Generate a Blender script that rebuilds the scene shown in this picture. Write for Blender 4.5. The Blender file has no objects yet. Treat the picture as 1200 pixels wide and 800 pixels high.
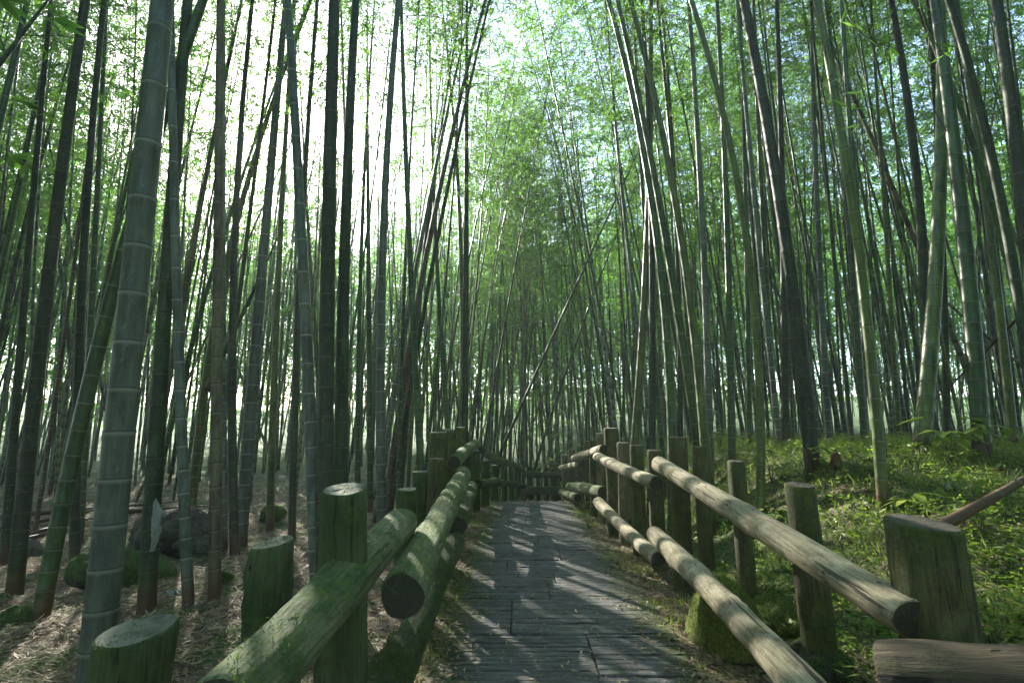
import bpy, math, random
import numpy as np
from mathutils import Vector, Matrix

random.seed(11)
rng = np.random.default_rng(11)
S = bpy.context.scene
COL = S.collection

# ------------------------------------------------------------------ camera, sky, sun, exposure
F_PX, CAM_H = 620.0, 1.3
PITCH = math.atan(108 / F_PX)
YAW = math.atan(8 / F_PX)
CAM = np.array([0.0, 0.0, CAM_H])
FWD = np.array([-math.sin(YAW) * math.cos(PITCH), math.cos(YAW) * math.cos(PITCH), math.sin(PITCH)])
RIGHT = np.array([math.cos(YAW), math.sin(YAW), 0.0])
UP = np.cross(RIGHT, FWD)
cam = bpy.data.cameras.new('camera')
cam.sensor_width = 36.0
cam.lens = F_PX / 1200 * 36
cam.clip_start, cam.clip_end = 0.05, 1000
co = bpy.data.objects.new('camera', cam)
COL.objects.link(co)
co.matrix_world = Matrix(((RIGHT[0], UP[0], -FWD[0], 0), (RIGHT[1], UP[1], -FWD[1], 0), (RIGHT[2], UP[2], -FWD[2], CAM_H), (0, 0, 0, 1)))
S.camera = co

SUN_DIR = FWD + (290 - 600) / F_PX * RIGHT + (400 - 157) / F_PX * UP
SUN_DIR /= np.linalg.norm(SUN_DIR)
SUN_EL = math.asin(SUN_DIR[2])
SUN_AZ = math.atan2(SUN_DIR[0], SUN_DIR[1])          # from +Y towards +X
world = bpy.data.worlds.new('World')
S.world = world
world.use_nodes = True
wn = world.node_tree
sky = wn.nodes.new('ShaderNodeTexSky')
sky.sky_type = 'NISHITA'
sky.sun_disc = False
sky.sun_elevation = SUN_EL
sky.sun_rotation = SUN_AZ
sky.dust_density = .8
wn.links.new(sky.outputs[0], wn.nodes['Background'].inputs[0])
wn.nodes['Background'].inputs[1].default_value = 0.15
sl = bpy.data.lights.new('sun', 'SUN')
sl.energy = 5.0
sl.angle = math.radians(0.5)
sl.color = (1.0, 0.95, 0.85)
so = bpy.data.objects.new('sun', sl)
COL.objects.link(so)
so.rotation_euler = Vector(SUN_DIR).to_track_quat('Z', 'Y').to_euler()
S.view_settings.view_transform = 'Standard'
S.view_settings.look = 'None'
S.view_settings.gamma = 1
S.view_settings.exposure = 2.42
S.render.engine = 'CYCLES'
cy = S.cycles
cy.use_denoising = True
cy.denoising_prefilter = 'NONE'
cy.max_bounces = 7
cy.diffuse_bounces = 4
cy.glossy_bounces = 2
cy.transmission_bounces = 4
cy.volume_bounces = 0
cy.sample_clamp_indirect = 6
HAZE = 0.0026


# ------------------------------------------------------------------ pixel helpers (photo is 1200 x 800)
def ray(px, py):
    return FWD + (px - 600) / F_PX * RIGHT + (400 - py) / F_PX * UP


def P(px, py, z):
    return CAM + z * ray(px, py)


def sm(a, b, x):
    t = np.clip((x - a) / (b - a), 0, 1)
    return t * t * (3 - 2 * t)


def fbm(x, y):
    return (np.sin(x * 1.7 + y * .6 + 1.3) * np.sin(y * 1.3 - x * .5 + .4) * .5 + np.sin(x * 4.1 - y * 2.7 + 2.) * np.sin(y * 3.9 + x * 1.1) * .3
            + np.sin(x * 9.7 + y * 5.3) * np.sin(y * 11.1 - x * 7.9 + 1.) * .2)


PATH_X, PATH_HW, CREST = 0.25, 0.74, 10.7


def ground(x, y):
    x = np.asarray(x, float)
    y = np.asarray(y, float)
    bank = 1.12 * sm(1.75, 3.1, x) * sm(0.8, 6.2, y) + .25 * sm(1.6, 3.0, x) * (1 - sm(0.8, 6.2, y))
    left = .20 * np.exp(-((x + 2.3) ** 2 / 1.2 + (y - 5.0) ** 2 / 2.5)) + .12 * sm(-1, -4, x) * sm(6, 9, y) - .1 * sm(-.55, -1.2, x)
    rise = 6.5 * sm(38, 95, np.hypot(x, y)) * (1 + .25 * np.sin(np.arctan2(x, y) * 5 + 1))
    drop = -.62 * sm(CREST - .1, CREST + 2.2, y) * (1 - sm(1.6, 4.5, np.abs(x - PATH_X)))
    off = sm(PATH_HW - .1, PATH_HW + .9, np.abs(x - PATH_X))
    return bank + left + drop + rise + off * .09 * fbm(x * .9, y * .9) + off * .02 * fbm(x * 3.3, y * 3.1)


def hit_ground(px, py):
    r = ray(px, py)
    z = np.linspace(.4, 60, 6000)
    p = CAM + z[:, None] * r
    below = p[:, 2] < ground(p[:, 0], p[:, 1])
    if not below.any():
        return None
    return float(z[np.argmax(below)])


# ------------------------------------------------------------------ object helpers
def put(o, name, label=None, cat=None, group=None, kind=None, parent=None):
    if label: o['label'] = label
    if cat: o['category'] = cat
    if group: o['group'] = group
    if kind: o['kind'] = kind
    if parent is not None: o.parent = parent
    COL.objects.link(o)
    return o


def empty(name, loc, label, cat, group=None):
    o = bpy.data.objects.new(name, None)
    o.location = loc
    o.empty_display_size = .1
    return put(o, name, label, cat, group)


def mesh_np(name, V, Q, mats, midx=None, attrs=None, smooth=True):
    """V (n,3), Q list/array of polygons: array (m,4)/(m,3) or list of such arrays"""
    if not isinstance(Q, (list, tuple)): Q = [Q]
    Q = [np.asarray(q, np.int32) for q in Q if len(q)]
    me = bpy.data.meshes.new(name)
    V = np.asarray(V, np.float32)
    me.vertices.add(len(V))
    me.vertices.foreach_set('co', V.ravel())
    loops = np.concatenate([q.ravel() for q in Q])
    tot = np.concatenate([np.full(len(q), q.shape[1], np.int32) for q in Q])
    start = np.concatenate([[0], np.cumsum(tot)[:-1]]).astype(np.int32)
    me.loops.add(len(loops))
    me.loops.foreach_set('vertex_index', loops)
    me.polygons.add(len(tot))
    me.polygons.foreach_set('loop_start', start)
    me.polygons.foreach_set('loop_total', tot)
    if midx is not None:
        me.polygons.foreach_set('material_index', np.asarray(midx, np.int32))
    me.polygons.foreach_set('use_smooth', np.full(len(tot), smooth))
    for m in (mats if isinstance(mats, (list, tuple)) else [mats]):
        me.materials.append(m)
    for k, a in (attrs or {}).items():
        at = me.attributes.new(k, 'FLOAT', 'POINT')
        at.data.foreach_set('value', np.asarray(a, np.float32))
    me.update(calc_edges=True)
    return me


def tube(path, rad, n=8):
    """frames along a polyline; returns V, Q (open tube)"""
    path = np.asarray(path, float)
    t = np.gradient(path, axis=0)
    t /= np.linalg.norm(t, axis=1)[:, None] + 1e-9
    ref = np.array([0., 1., 0.]) if abs(t[:, 1]).mean() < .8 else np.array([1., 0., 0.])
    a = np.cross(t, ref)
    a /= np.linalg.norm(a, axis=1)[:, None]
    b = np.cross(t, a)
    th = np.arange(n) / n * 2 * math.pi
    rad = np.broadcast_to(np.asarray(rad, float), (len(path),))
    V = path[:, None] + rad[:, None, None] * (np.cos(th)[None, :, None] * a[:, None] + np.sin(th)[None, :, None] * b[:, None])
    i = np.arange(len(path) - 1)[:, None] * n
    j = np.arange(n)[None]
    k = (j + 1) % n
    Q = np.stack([i + j, i + k, i + n + k, i + n + j], -1).reshape(-1, 4)
    return V.reshape(-1, 3), Q


class MB:
    def __init__(s): s.V, s.Q, s.M, s.n = [], [], [], 0
    def add(s, V, Q, m=0):
        s.V.append(V); s.Q.append(np.asarray(Q) + s.n); s.M.append(np.full(len(Q), m)); s.n += len(V)
    def mesh(s, name, mats, smooth=True):
        q4 = [(q, m) for q, m in zip(s.Q, s.M) if q.shape[1] == 4]
        q3 = [(q, m) for q, m in zip(s.Q, s.M) if q.shape[1] == 3]
        Q, M = [], []
        for g in (q4, q3):
            if g:
                Q.append(np.concatenate([a for a, _ in g])); M.append(np.concatenate([b for _, b in g]))
        return mesh_np(name, np.concatenate(s.V), Q, mats, np.concatenate(M), smooth=smooth)


def leaves(pos, dirn, length, width, nrm=None):
    """diamond leaves; arrays"""
    n = len(pos)
    d = dirn / (np.linalg.norm(dirn, axis=1)[:, None] + 1e-9)
    if nrm is None: nrm = rng.normal(size=(n, 3)) * .7 + np.array([0, 0, 1.])
    s = np.cross(d, nrm)
    s /= np.linalg.norm(s, axis=1)[:, None] + 1e-9
    length = np.broadcast_to(length, (n,))[:, None]
    width = np.broadcast_to(width, (n,))[:, None]
    mid = pos + d * length * .4
    V = np.stack([pos, mid + s * width / 2, pos + d * length, mid - s * width / 2], 1).reshape(-1, 3)
    Q = np.arange(n * 4).reshape(-1, 4)
    return V, Q


# ------------------------------------------------------------------ materials
class NT:
    def __init__(s, name):
        s.m = bpy.data.materials.new(name); s.m.use_nodes = True
        s.t = s.m.node_tree; s.b = s.t.nodes['Principled BSDF']; s.out = s.t.nodes['Material Output']
    def n(s, typ, ins=None, **kw):
        nd = s.t.nodes.new('ShaderNode' + typ)
        for k, v in kw.items(): setattr(nd, k, v)
        for k, v in (ins or {}).items(): s.i(nd, k, v)
        return nd
    def i(s, nd, k, v):
        if isinstance(v, bpy.types.NodeSocket): s.t.links.new(v, nd.inputs[k])
        else: nd.inputs[k].default_value = v
    def coord(s, scale, which='Object'):
        tc = s.n('TexCoord')
        return s.n('Mapping', {'Vector': tc.outputs[which], 'Scale': scale}).outputs[0]
    def noise(s, vec, scale, detail=4, rough=.55):
        return s.n('TexNoise', {'Vector': vec, 'Scale': scale, 'Detail': detail, 'Roughness': rough}).outputs['Fac']
    def ramp(s, fac, stops):
        r = s.n('ValToRGB', {'Fac': fac}); e = r.color_ramp.elements
        while len(e) < len(stops): e.new(.5)
        for el, (p, c) in zip(e, stops): el.position = p; el.color = c if len(c) == 4 else (*c, 1)
        return r.outputs[0]
    def step(s, fac, a, b):
        return s.n('MapRange', {'Value': fac, 'From Min': a, 'From Max': b}).outputs[0]
    def mix(s, f, a, b, mode='MIX'):
        nd = s.n('Mix', data_type='RGBA', blend_type=mode)
        s.i(nd, 0, f)
        s.i(nd, 6, a if not isinstance(a, tuple) else (*a, 1)[:4]); s.i(nd, 7, b if not isinstance(b, tuple) else (*b, 1)[:4])
        return nd.outputs[2]
    def mul(s, a, b, op='MULTIPLY'):
        nd = s.n('Math', operation=op); s.i(nd, 0, a); s.i(nd, 1, b); return nd.outputs[0]
    def bump(s, h, strength, dist):
        return s.n('Bump', {'Height': h, 'Strength': strength, 'Distance': dist}).outputs[0]


def rgb(c): return (*c, 1)


def culm_mat(name, c1, c2, ring, wax, wax_amt, rough=.42, lichen=0.0):
    t = NT(name)
    v = t.coord((9, 9, 1.3))
    c0 = tuple(x * .6 for x in c1); c3 = tuple(x * 1.25 for x in c2)
    col = t.mix(t.step(t.noise(v, 1.2, 6, .7), .36, .64), c0, c3)
    col = t.mix(t.mul(t.step(t.noise(t.coord((90, 90, 3)), 1, 4, .7), .45, .65), .35), col, tuple(x * .5 for x in c1))
    info = t.n('ObjectInfo').outputs['Random']
    hs = t.n('HueSaturation', {'Color': col, 'Hue': t.step(info, -1.2, 2.4), 'Value': t.step(info, -1.8, 1.1)})
    t.i(hs, 'Hue', t.mul(t.mul(info, .045), .49, 'ADD'))
    t.i(hs, 'Value', t.mul(t.mul(info, .5), .75, 'ADD'))
    t.i(hs, 'Saturation', .95)
    col = hs.outputs[0]
    sp = t.noise(t.coord((45, 45, 26)), 1.0, 6, .8)
    col = t.mix(t.mul(t.step(sp, .58, .7), .35 + lichen), col, (.30, .34, .27))
    dk = t.noise(t.coord((6, 6, 2.2)), 2.0, 5, .7)
    col = t.mix(t.mul(t.step(dk, .50, .66), .7), col, tuple(x * .35 for x in c1))
    lw = t.noise(t.coord((5, 5, 3)), 3.5, 7, .8)
    col = t.mix(t.mul(t.step(lw, .56, .66), .4), col, tuple(min(.3, x * 1.7 + .01) for x in c2))
    a = t.n('Attribute', attribute_name='wax').outputs['Fac']
    b = t.n('Attribute', attribute_name='ring').outputs['Fac']
    col = t.mix(t.mul(a, wax_amt), col, wax)
    col = t.mix(t.mul(b, .9), col, ring)
    tc = t.n('SeparateXYZ', {'Vector': t.n('TexCoord').outputs['Object']}).outputs['Z']
    z = t.mul(tc, t.mul(t.noise(t.coord((7, 7, 5)), 1, 3), .35), 'SUBTRACT')
    base = t.step(z, .12, -.06)
    col = t.mix(t.mul(base, .85), col, (.09, .045, .022))
    t.i(t.b, 'Base Color', col)
    t.i(t.b, 'Roughness', rough)
    t.i(t.b, 'Normal', t.bump(t.noise(t.coord((60, 60, 9)), 1, 4), .25, .004))
    return t.m


def leaf_mat(name, c1, c2, trans, tw=.5, rough=.5):
    t = NT(name)
    r = t.n('NewGeometry').outputs['Random Per Island']
    o = t.n('ObjectInfo').outputs['Random']
    f = t.mul(t.mul(r, .65), t.mul(o, .35), 'ADD')
    col = t.mix(f, c1, c2)
    t.i(t.b, 'Base Color', col)
    t.i(t.b, 'Roughness', rough)
    tr = t.n('BsdfTranslucent', {'Color': t.mix(f, trans, tuple(x * 1.35 for x in trans))})
    mx = t.n('MixShader', {0: tw, 1: t.b.outputs[0], 2: tr.outputs[0]})
    t.t.links.new(mx.outputs[0], t.out.inputs['Surface'])
    return t.m


def wood_mat(name, c1, c2, dark, moss, moss_amt, top_amt=.3, rough=.8):
    t = NT(name)
    o = t.n('ObjectInfo').outputs['Random']
    tc = t.n('TexCoord').outputs['Object']
    off = t.n('VectorMath', {0: tc}, operation='ADD')
    t.i(off, 1, t.n('CombineXYZ', {0: t.mul(o, 37.), 1: t.mul(o, 11.), 2: t.mul(o, 23.)}).outputs[0])
    wv = off.outputs[0]
    M = lambda sc: t.n('Mapping', {'Vector': wv, 'Scale': sc}).outputs[0]
    g = t.noise(M((22, 22, 1.1)), 1, 8, .7)
    fine_g = t.noise(M((120, 120, 5)), 1, 5, .7)
    col = t.mix(t.step(g, .34, .66), c1, c2)
    col = t.mix(t.mul(t.step(fine_g, .5, .64), .6), col, dark)
    col = t.mix(t.mul(t.step(fine_g, .46, .32), .35), col, tuple(min(.7, x * 1.35) for x in c2))
    big = t.noise(wv, 3.2, 6, .62)
    crack = t.noise(M((30, 30, 1.3)), 1, 6, .62)
    ck = t.step(crack, .385, .335)
    blot = t.noise(M((1, 1, .45)), 11, 7, .75)
    col = t.mix(t.mul(t.step(blot, .5, .66), .75), col, dark)
    pale = t.noise(M((1, 1, .6)), 7, 6, .7)
    col = t.mix(t.mul(t.step(pale, .56, .68), .5), col, tuple(min(.62, x * 1.6 + .03) for x in c2))
    col = t.mix(t.mul(ck, .85), col, tuple(x * .3 for x in dark))
    # insect holes and chips
    vor = t.n('TexVoronoi', {'Vector': M((1, 1, .55)), 'Scale': 17.}).outputs['Distance']
    hole = t.mul(t.step(vor, .13, .08), t.step(t.noise(wv, 5, 2), .52, .56))
    col = t.mix(t.mul(hole, .9), col, tuple(x * .25 for x in dark))
    nz = t.n('SeparateXYZ', {'Vector': t.n('NewGeometry').outputs['Normal']}).outputs['Z']
    mm = t.mul(big, t.mul(nz, top_amt * .25), 'ADD')
    mf = t.step(mm, .68 - moss_amt * .42, .78 - moss_amt * .30)
    fine = t.noise(wv, 70, 5, .75)
    mid = t.noise(wv, 13, 6, .7)
    mcol = t.mix(t.step(fine, .35, .65), tuple(x * .4 for x in moss), moss)
    mcol = t.mix(t.mul(t.step(mid, .48, .64), .75), mcol, (moss[0] * 2.6, moss[1] * 1.35, moss[2] * .8))
    mcol = t.mix(t.mul(t.step(mid, .45, .3), .6), mcol, (moss[0] * .5, moss[1] * .45, moss[2] * .6))
    mf2 = t.mul(mf, t.step(t.mul(t.mul(t.noise(wv, 24, 6, .8), .6), t.mul(fine_g, .4), 'ADD'), .36, .56))
    col = t.mix(mf2, col, mcol)
    t.i(t.b, 'Base Color', col)
    t.i(t.b, 'Roughness', rough)
    h = t.mul(t.mul(g, t.mul(fine_g, .5), 'ADD'), t.mul(ck, -1.6), 'ADD')
    h = t.mul(h, t.mul(hole, -1.2), 'ADD')
    h = t.mul(h, t.mul(mf2, t.mul(fine, 1.1)), 'ADD')
    t.i(t.b, 'Normal', t.bump(h, 1., .014))
    return t.m


def end_mat(name, c1, c2):
    t = NT(name)
    tc = t.coord((1, 1, .02))
    w = t.n('TexWave', {'Vector': tc, 'Scale': 30., 'Distortion': 3.2, 'Detail': 5., 'Detail Scale': 3., 'Detail Roughness': .7}, wave_type='RINGS', rings_direction='Z').outputs['Fac']
    n = t.noise(t.coord((1, 1, 1)), 22, 6, .75)
    f = t.mul(t.mul(w, .05), t.mul(n, .95), 'ADD')
    col = t.mix(t.step(f, .3, .65), c1, c2)
    b = t.noise(t.coord((1, 1, 1)), 9, 5, .7)
    col = t.mix(t.mul(t.step(b, .48, .62), .7), col, (.035, .05, .02))
    t.i(t.b, 'Base Color', col); t.i(t.b, 'Roughness', .9)
    t.i(t.b, 'Normal', t.bump(t.mul(t.mul(w, .12), t.mul(n, 2.5), 'ADD'), .7, .006))
    return t.m


def rock_mat(name, moss_amt, moss):
    t = NT(name)
    v = t.coord((1, 1, 1))
    n = t.noise(v, 7, 9, .72)
    col = t.mix(t.step(n, .38, .62), (.035, .032, .026), (.2, .18, .14))
    f = t.step(t.noise(v, 6, 8, .75), .66 - moss_amt * .3, .74 - moss_amt * .3)
    mc = t.mix(t.step(t.noise(v, 60, 6, .75), .38, .62), tuple(x * .3 for x in moss), moss)
    mc = t.mix(t.mul(t.step(t.noise(v, 9, 5, .7), .56, .70), .5), mc, (.10, .075, .03))
    t.i(t.b, 'Base Color', t.mix(f, col, mc)); t.i(t.b, 'Roughness', .9)
    t.i(t.b, 'Normal', t.bump(t.noise(v, 24, 9, .8), 1., .05))
    return t.m


M_WAX = culm_mat('waxy_culm', (.085, .105, .075), (.14, .16, .12), (.03, .035, .028), (.34, .36, .31), .75, .5)
M_MOSS = culm_mat('mossy_culm', (.014, .024, .007), (.040, .055, .013), (.012, .016, .008), (.16, .18, .1), .35, .6, .25)
M_GREEN = culm_mat('green_culm', (.026, .062, .012), (.066, .118, .022), (.02, .028, .012), (.26, .3, .2), .5, .4)
M_OLIVE = culm_mat('olive_culm', (.065, .095, .014), (.135, .155, .026), (.035, .03, .014), (.3, .3, .18), .45, .42)
M_BROWN = culm_mat('brown_culm', (.085, .06, .035), (.14, .105, .06), (.03, .02, .012), (.3, .26, .18), .5, .55)
CM = {'w': M_WAX, 'm': M_MOSS, 'g': M_GREEN, 'o': M_OLIVE, 'b': M_BROWN}
M_LEAF = leaf_mat('bamboo_leaf', (.04, .10, .018), (.09, .16, .025), (.185, .38, .05), .54)
M_LEAF2 = leaf_mat('plant_leaf', (.05, .12, .015), (.21, .26, .035), (.26, .42, .04), .35)
M_GRASS = leaf_mat('grass_blade', (.07, .13, .02), (.17, .2, .05), (.25, .36, .06), .35)
M_LITTER = leaf_mat('dead_leaf', (.12, .075, .035), (.48, .37, .22), (.3, .2, .1), .12, .7)
t_ = NT('twig'); t_.i(t_.b, 'Base Color', rgb((.06, .075, .03))); t_.i(t_.b, 'Roughness', .6); M_TWIG = t_.m
M_LOGL = wood_mat('mossy_log', (.13, .145, .07), (.30, .30, .17), (.035, .05, .02), (.085, .20, .02), .56, .5)
M_LOGR = wood_mat('bare_log', (.24, .20, .12), (.48, .42, .27), (.08, .06, .03), (.12, .18, .02), .46, -.3)
M_LOGD = wood_mat('dark_mossy_log', (.10, .10, .06), (.18, .17, .11), (.03, .03, .02), (.05, .13, .02), .8, .6)
M_POSTL = wood_mat('green_post', (.05, .075, .025), (.11, .14, .05), (.02, .028, .012), (.05, .14, .012), .62, .3)
M_POSTR = wood_mat('brown_post', (.075, .072, .028), (.155, .145, .055), (.028, .024, .012), (.085, .15, .015), .55, .3)
M_ENDD = end_mat('dark_end_grain', (.045, .038, .026), (.07, .06, .042))
M_ENDL = end_mat('weathered_end_grain', (.13, .135, .095), (.20, .20, .15))
M_LOGB = wood_mat('dark_brown_log', (.035, .027, .015), (.105, .078, .042), (.015, .012, .008), (.06, .09, .02), .25, .3)
M_ENDB = end_mat('brown_end_grain', (.10, .08, .045), (.17, .13, .08))
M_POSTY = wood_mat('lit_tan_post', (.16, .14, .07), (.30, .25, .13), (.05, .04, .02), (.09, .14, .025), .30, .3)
M_ROCKY = rock_mat('yellow_mossy_rock', 1.0, (.30, .36, .04))
M_ROCK = rock_mat('mossy_rock', .8, (.10, .19, .03))
M_ROCKD = rock_mat('dark_rock', .35, (.05, .10, .02))


# ------------------------------------------------------------------ the ground
def ground_mesh():
    def axis(lo, hi, fine_lo, fine_hi, h):
        a = list(np.arange(fine_lo, fine_hi, h)); s = h
        x = a[-1]
        while x < hi: s *= 1.18; x += s; a.append(x)
        s = h; x = a[0]; pre = []
        while x > lo: s *= 1.18; x -= s; pre.append(x)
        return np.array(pre[::-1] + a)
    xs, ys = axis(-160, 160, -9, 10, .07), axis(-140, 200, .2, 14, .08)
    X, Y = np.meshgrid(xs, ys)
    Z = ground(X, Y) - .035 * (np.abs(X - PATH_X) < PATH_HW) * (Y < CREST)
    n, m = len(ys), len(xs)
    i = np.arange(n - 1)[:, None] * m + np.arange(m - 1)[None]
    Q = np.stack([i, i + 1, i + m + 1, i + m], -1).reshape(-1, 4)
    return np.stack([X, Y, Z], -1).reshape(-1, 3), Q


t = NT('forest_floor')
v = t.coord((1, 1, 1))
sx = t.n('SeparateXYZ', {'Vector': t.n('TexCoord').outputs['Object']})
n1, n2 = t.noise(v, 26, 8, .7), t.noise(v, 1.1, 5, .6)
litter = t.ramp(n1, [(.3, (.05, .032, .018)), (.45, (.17, .12, .075)), (.58, (.33, .26, .18)), (.75, (.48, .40, .29))])
soil = t.mix(t.step(t.noise(v, 9, 5), .35, .65), litter, (.055, .035, .02))
green = t.mix(t.step(t.noise(v, 34, 6, .7), .35, .65), (.025, .05, .01), (.10, .17, .025))
rightmask = t.step(sx.outputs['X'], 1.2, 2.1)
g = t.mul(rightmask, t.step(n2, .36, .56))
near_path = t.mul(t.step(t.noise(v, 2.3, 6, .7), .50, .58), .9)
dist = t.n('VectorMath', {0: t.n('TexCoord').outputs['Object']}, operation='LENGTH').outputs['Value']
gmask = t.mul(t.mul(g, near_path, 'MAXIMUM'), t.mul(t.step(dist, 12, 24), .93), 'MAXIMUM')
t.i(t.b, 'Base Color', t.mix(gmask, soil, green))
t.i(t.b, 'Roughness', .95)
t.i(t.b, 'Normal', t.bump(n1, 1., .03))
M_GROUND = t.m
V, Q = ground_mesh()
put(bpy.data.objects.new('ground', mesh_np('ground', V, Q, M_GROUND)), 'ground', kind='structure')

# ------------------------------------------------------------------ the boardwalk path
t = NT('weathered_boards')
r = t.n('NewGeometry').outputs['Random Per Island']
tc = t.n('TexCoord').outputs['Object']
off = t.n('VectorMath', {0: tc}, operation='ADD')
t.i(off, 1, t.n('CombineXYZ', {0: t.mul(r, 31.), 1: t.mul(r, 3.), 2: 0.}).outputs[0])
gr = t.noise(t.n('Mapping', {'Vector': off.outputs[0], 'Scale': (2.2, 60, 1)}).outputs[0], 1., 7, .7)
col = t.mix(t.step(gr, .36, .66), (.045, .047, .045), (.27, .265, .245))
col = t.mix(t.mul(r, .45), col, (.12, .12, .11))
gv = t.noise(t.n('Mapping', {'Vector': off.outputs[0], 'Scale': (1.6, 34, 1)}).outputs[0], 1., 5, .75)
col = t.mix(t.mul(t.step(gv, .46, .36), .85), col, (.015, .017, .016))
gr = t.mul(gr, t.mul(t.step(gv, .36, .46), .6), 'ADD')
bl = t.noise(tc, 2.6, 6, .65)
col = t.mix(t.mul(t.step(bl, .5, .68), .6), col, (.045, .05, .045))
edge = t.n('MapRange', {'Value': t.mul(t.mul(t.n('SeparateXYZ', {'Vector': tc}).outputs['X'], PATH_X, 'SUBTRACT'), 1., 'ABSOLUTE'), 'From Min': .42, 'From Max': .76}).outputs[0]
spk = t.step(t.noise(tc, 90, 4, .8), .60, .68)
col = t.mix(t.mul(spk, .6), col, (.16, .13, .085))
mo = t.mul(t.step(t.mul(t.mul(edge, .32), t.noise(tc, 4.5, 7, .72), 'ADD'), .58, .74), .85)
col = t.mix(mo, col, t.mix(t.step(t.noise(tc, 50, 4), .4, .6), (.035, .06, .012), (.11, .14, .03)))
t.i(t.b, 'Base Color', col)
t.i(t.b, 'Roughness', t.ramp(gr, [(.6, (.55,) * 3), (1., (.75,) * 3)]))
t.i(t.b, 'Normal', t.bump(gr, 1., .02))
M_PATH = t.m
mb = MB()
y = -1.2
row = 0
pr = random.Random(5)


def board(mb, x0, x1, y0, y1, z0, zt):
    n = 14
    xs = np.linspace(x0, x1, n)
    ch = .004
    j0 = np.array([pr.uniform(-.0035, .0035) for _ in xs]); j1 = np.array([pr.uniform(-.0035, .0035) for _ in xs])
    hz = np.array([pr.uniform(-.0025, .0025) for _ in xs])
    prof = [(y0 + j0, z0 + xs * 0), (y0 + j0, zt - ch + hz), (y0 + ch + j0, zt + hz), (y1 - ch + j1, zt + hz), (y1 + j1, zt - ch + hz), (y1 + j1, z0 + xs * 0)]
    V = np.stack([np.stack([xs, a, b], -1) for a, b in prof], 0)      # 6,n,3
    V = V.reshape(-1, 3)
    i = np.arange(5)[:, None] * n + np.arange(n - 1)[None]
    Q = np.stack([i, i + 1, i + n + 1, i + n], -1).reshape(-1, 4)
    e = [[0, n, 4 * n, 5 * n], [n, 2 * n, 3 * n, 4 * n], [6 * n - 1, 5 * n - 1, 2 * n - 1, n - 1], [5 * n - 1, 4 * n - 1, 3 * n - 1, 2 * n - 1]]
    mb.add(V, np.concatenate([Q, np.array(e)]))


while y < CREST:
    depth = pr.choice([.36, .48, .6, .74])
    k = max(3, round(depth / pr.uniform(.065, .10)))
    seam = PATH_X + pr.uniform(-.38, .2)
    xl, xr = PATH_X - PATH_HW + pr.uniform(-.04, .03), PATH_X + PATH_HW + pr.uniform(-.03, .08)
    for side in (0, 1):
        a, b = (xl, seam - .006) if side == 0 else (seam + .006, xr)
        dz = pr.uniform(-.006, .006)
        for q in range(k):
            ya = y + depth * q / k; yb = y + depth * (q + 1) / k - .004
            if q == k - 1: yb -= .012
            if yb > CREST: continue
            board(mb, a + pr.uniform(-.006, .003) * (side == 0), b + pr.uniform(-.02, .02) * (side == 1), ya, yb, -.05, .012 + dz + pr.uniform(-.003, .003))
    y += depth
# steps going down beyond the crest and the landing
for s_ in range(5):
    for q in range(4):
        y0 = CREST + s_ * .36 + q * .088
        board(mb, PATH_X - .7, PATH_X + .7, y0, y0 + .083, -.14 * (s_ + 1) - .12, -.13 * (s_ + 1) + .01)
for q in range(18):
    y0 = CREST + 1.85 + q * .1
    board(mb, PATH_X - .8, PATH_X + 1.4, y0, y0 + .094, -.75, -.6 + pr.uniform(-.003, .003))
put(bpy.data.objects.new('path', mb.mesh('path', [M_PATH], smooth=False)), 'path', kind='structure')


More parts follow.
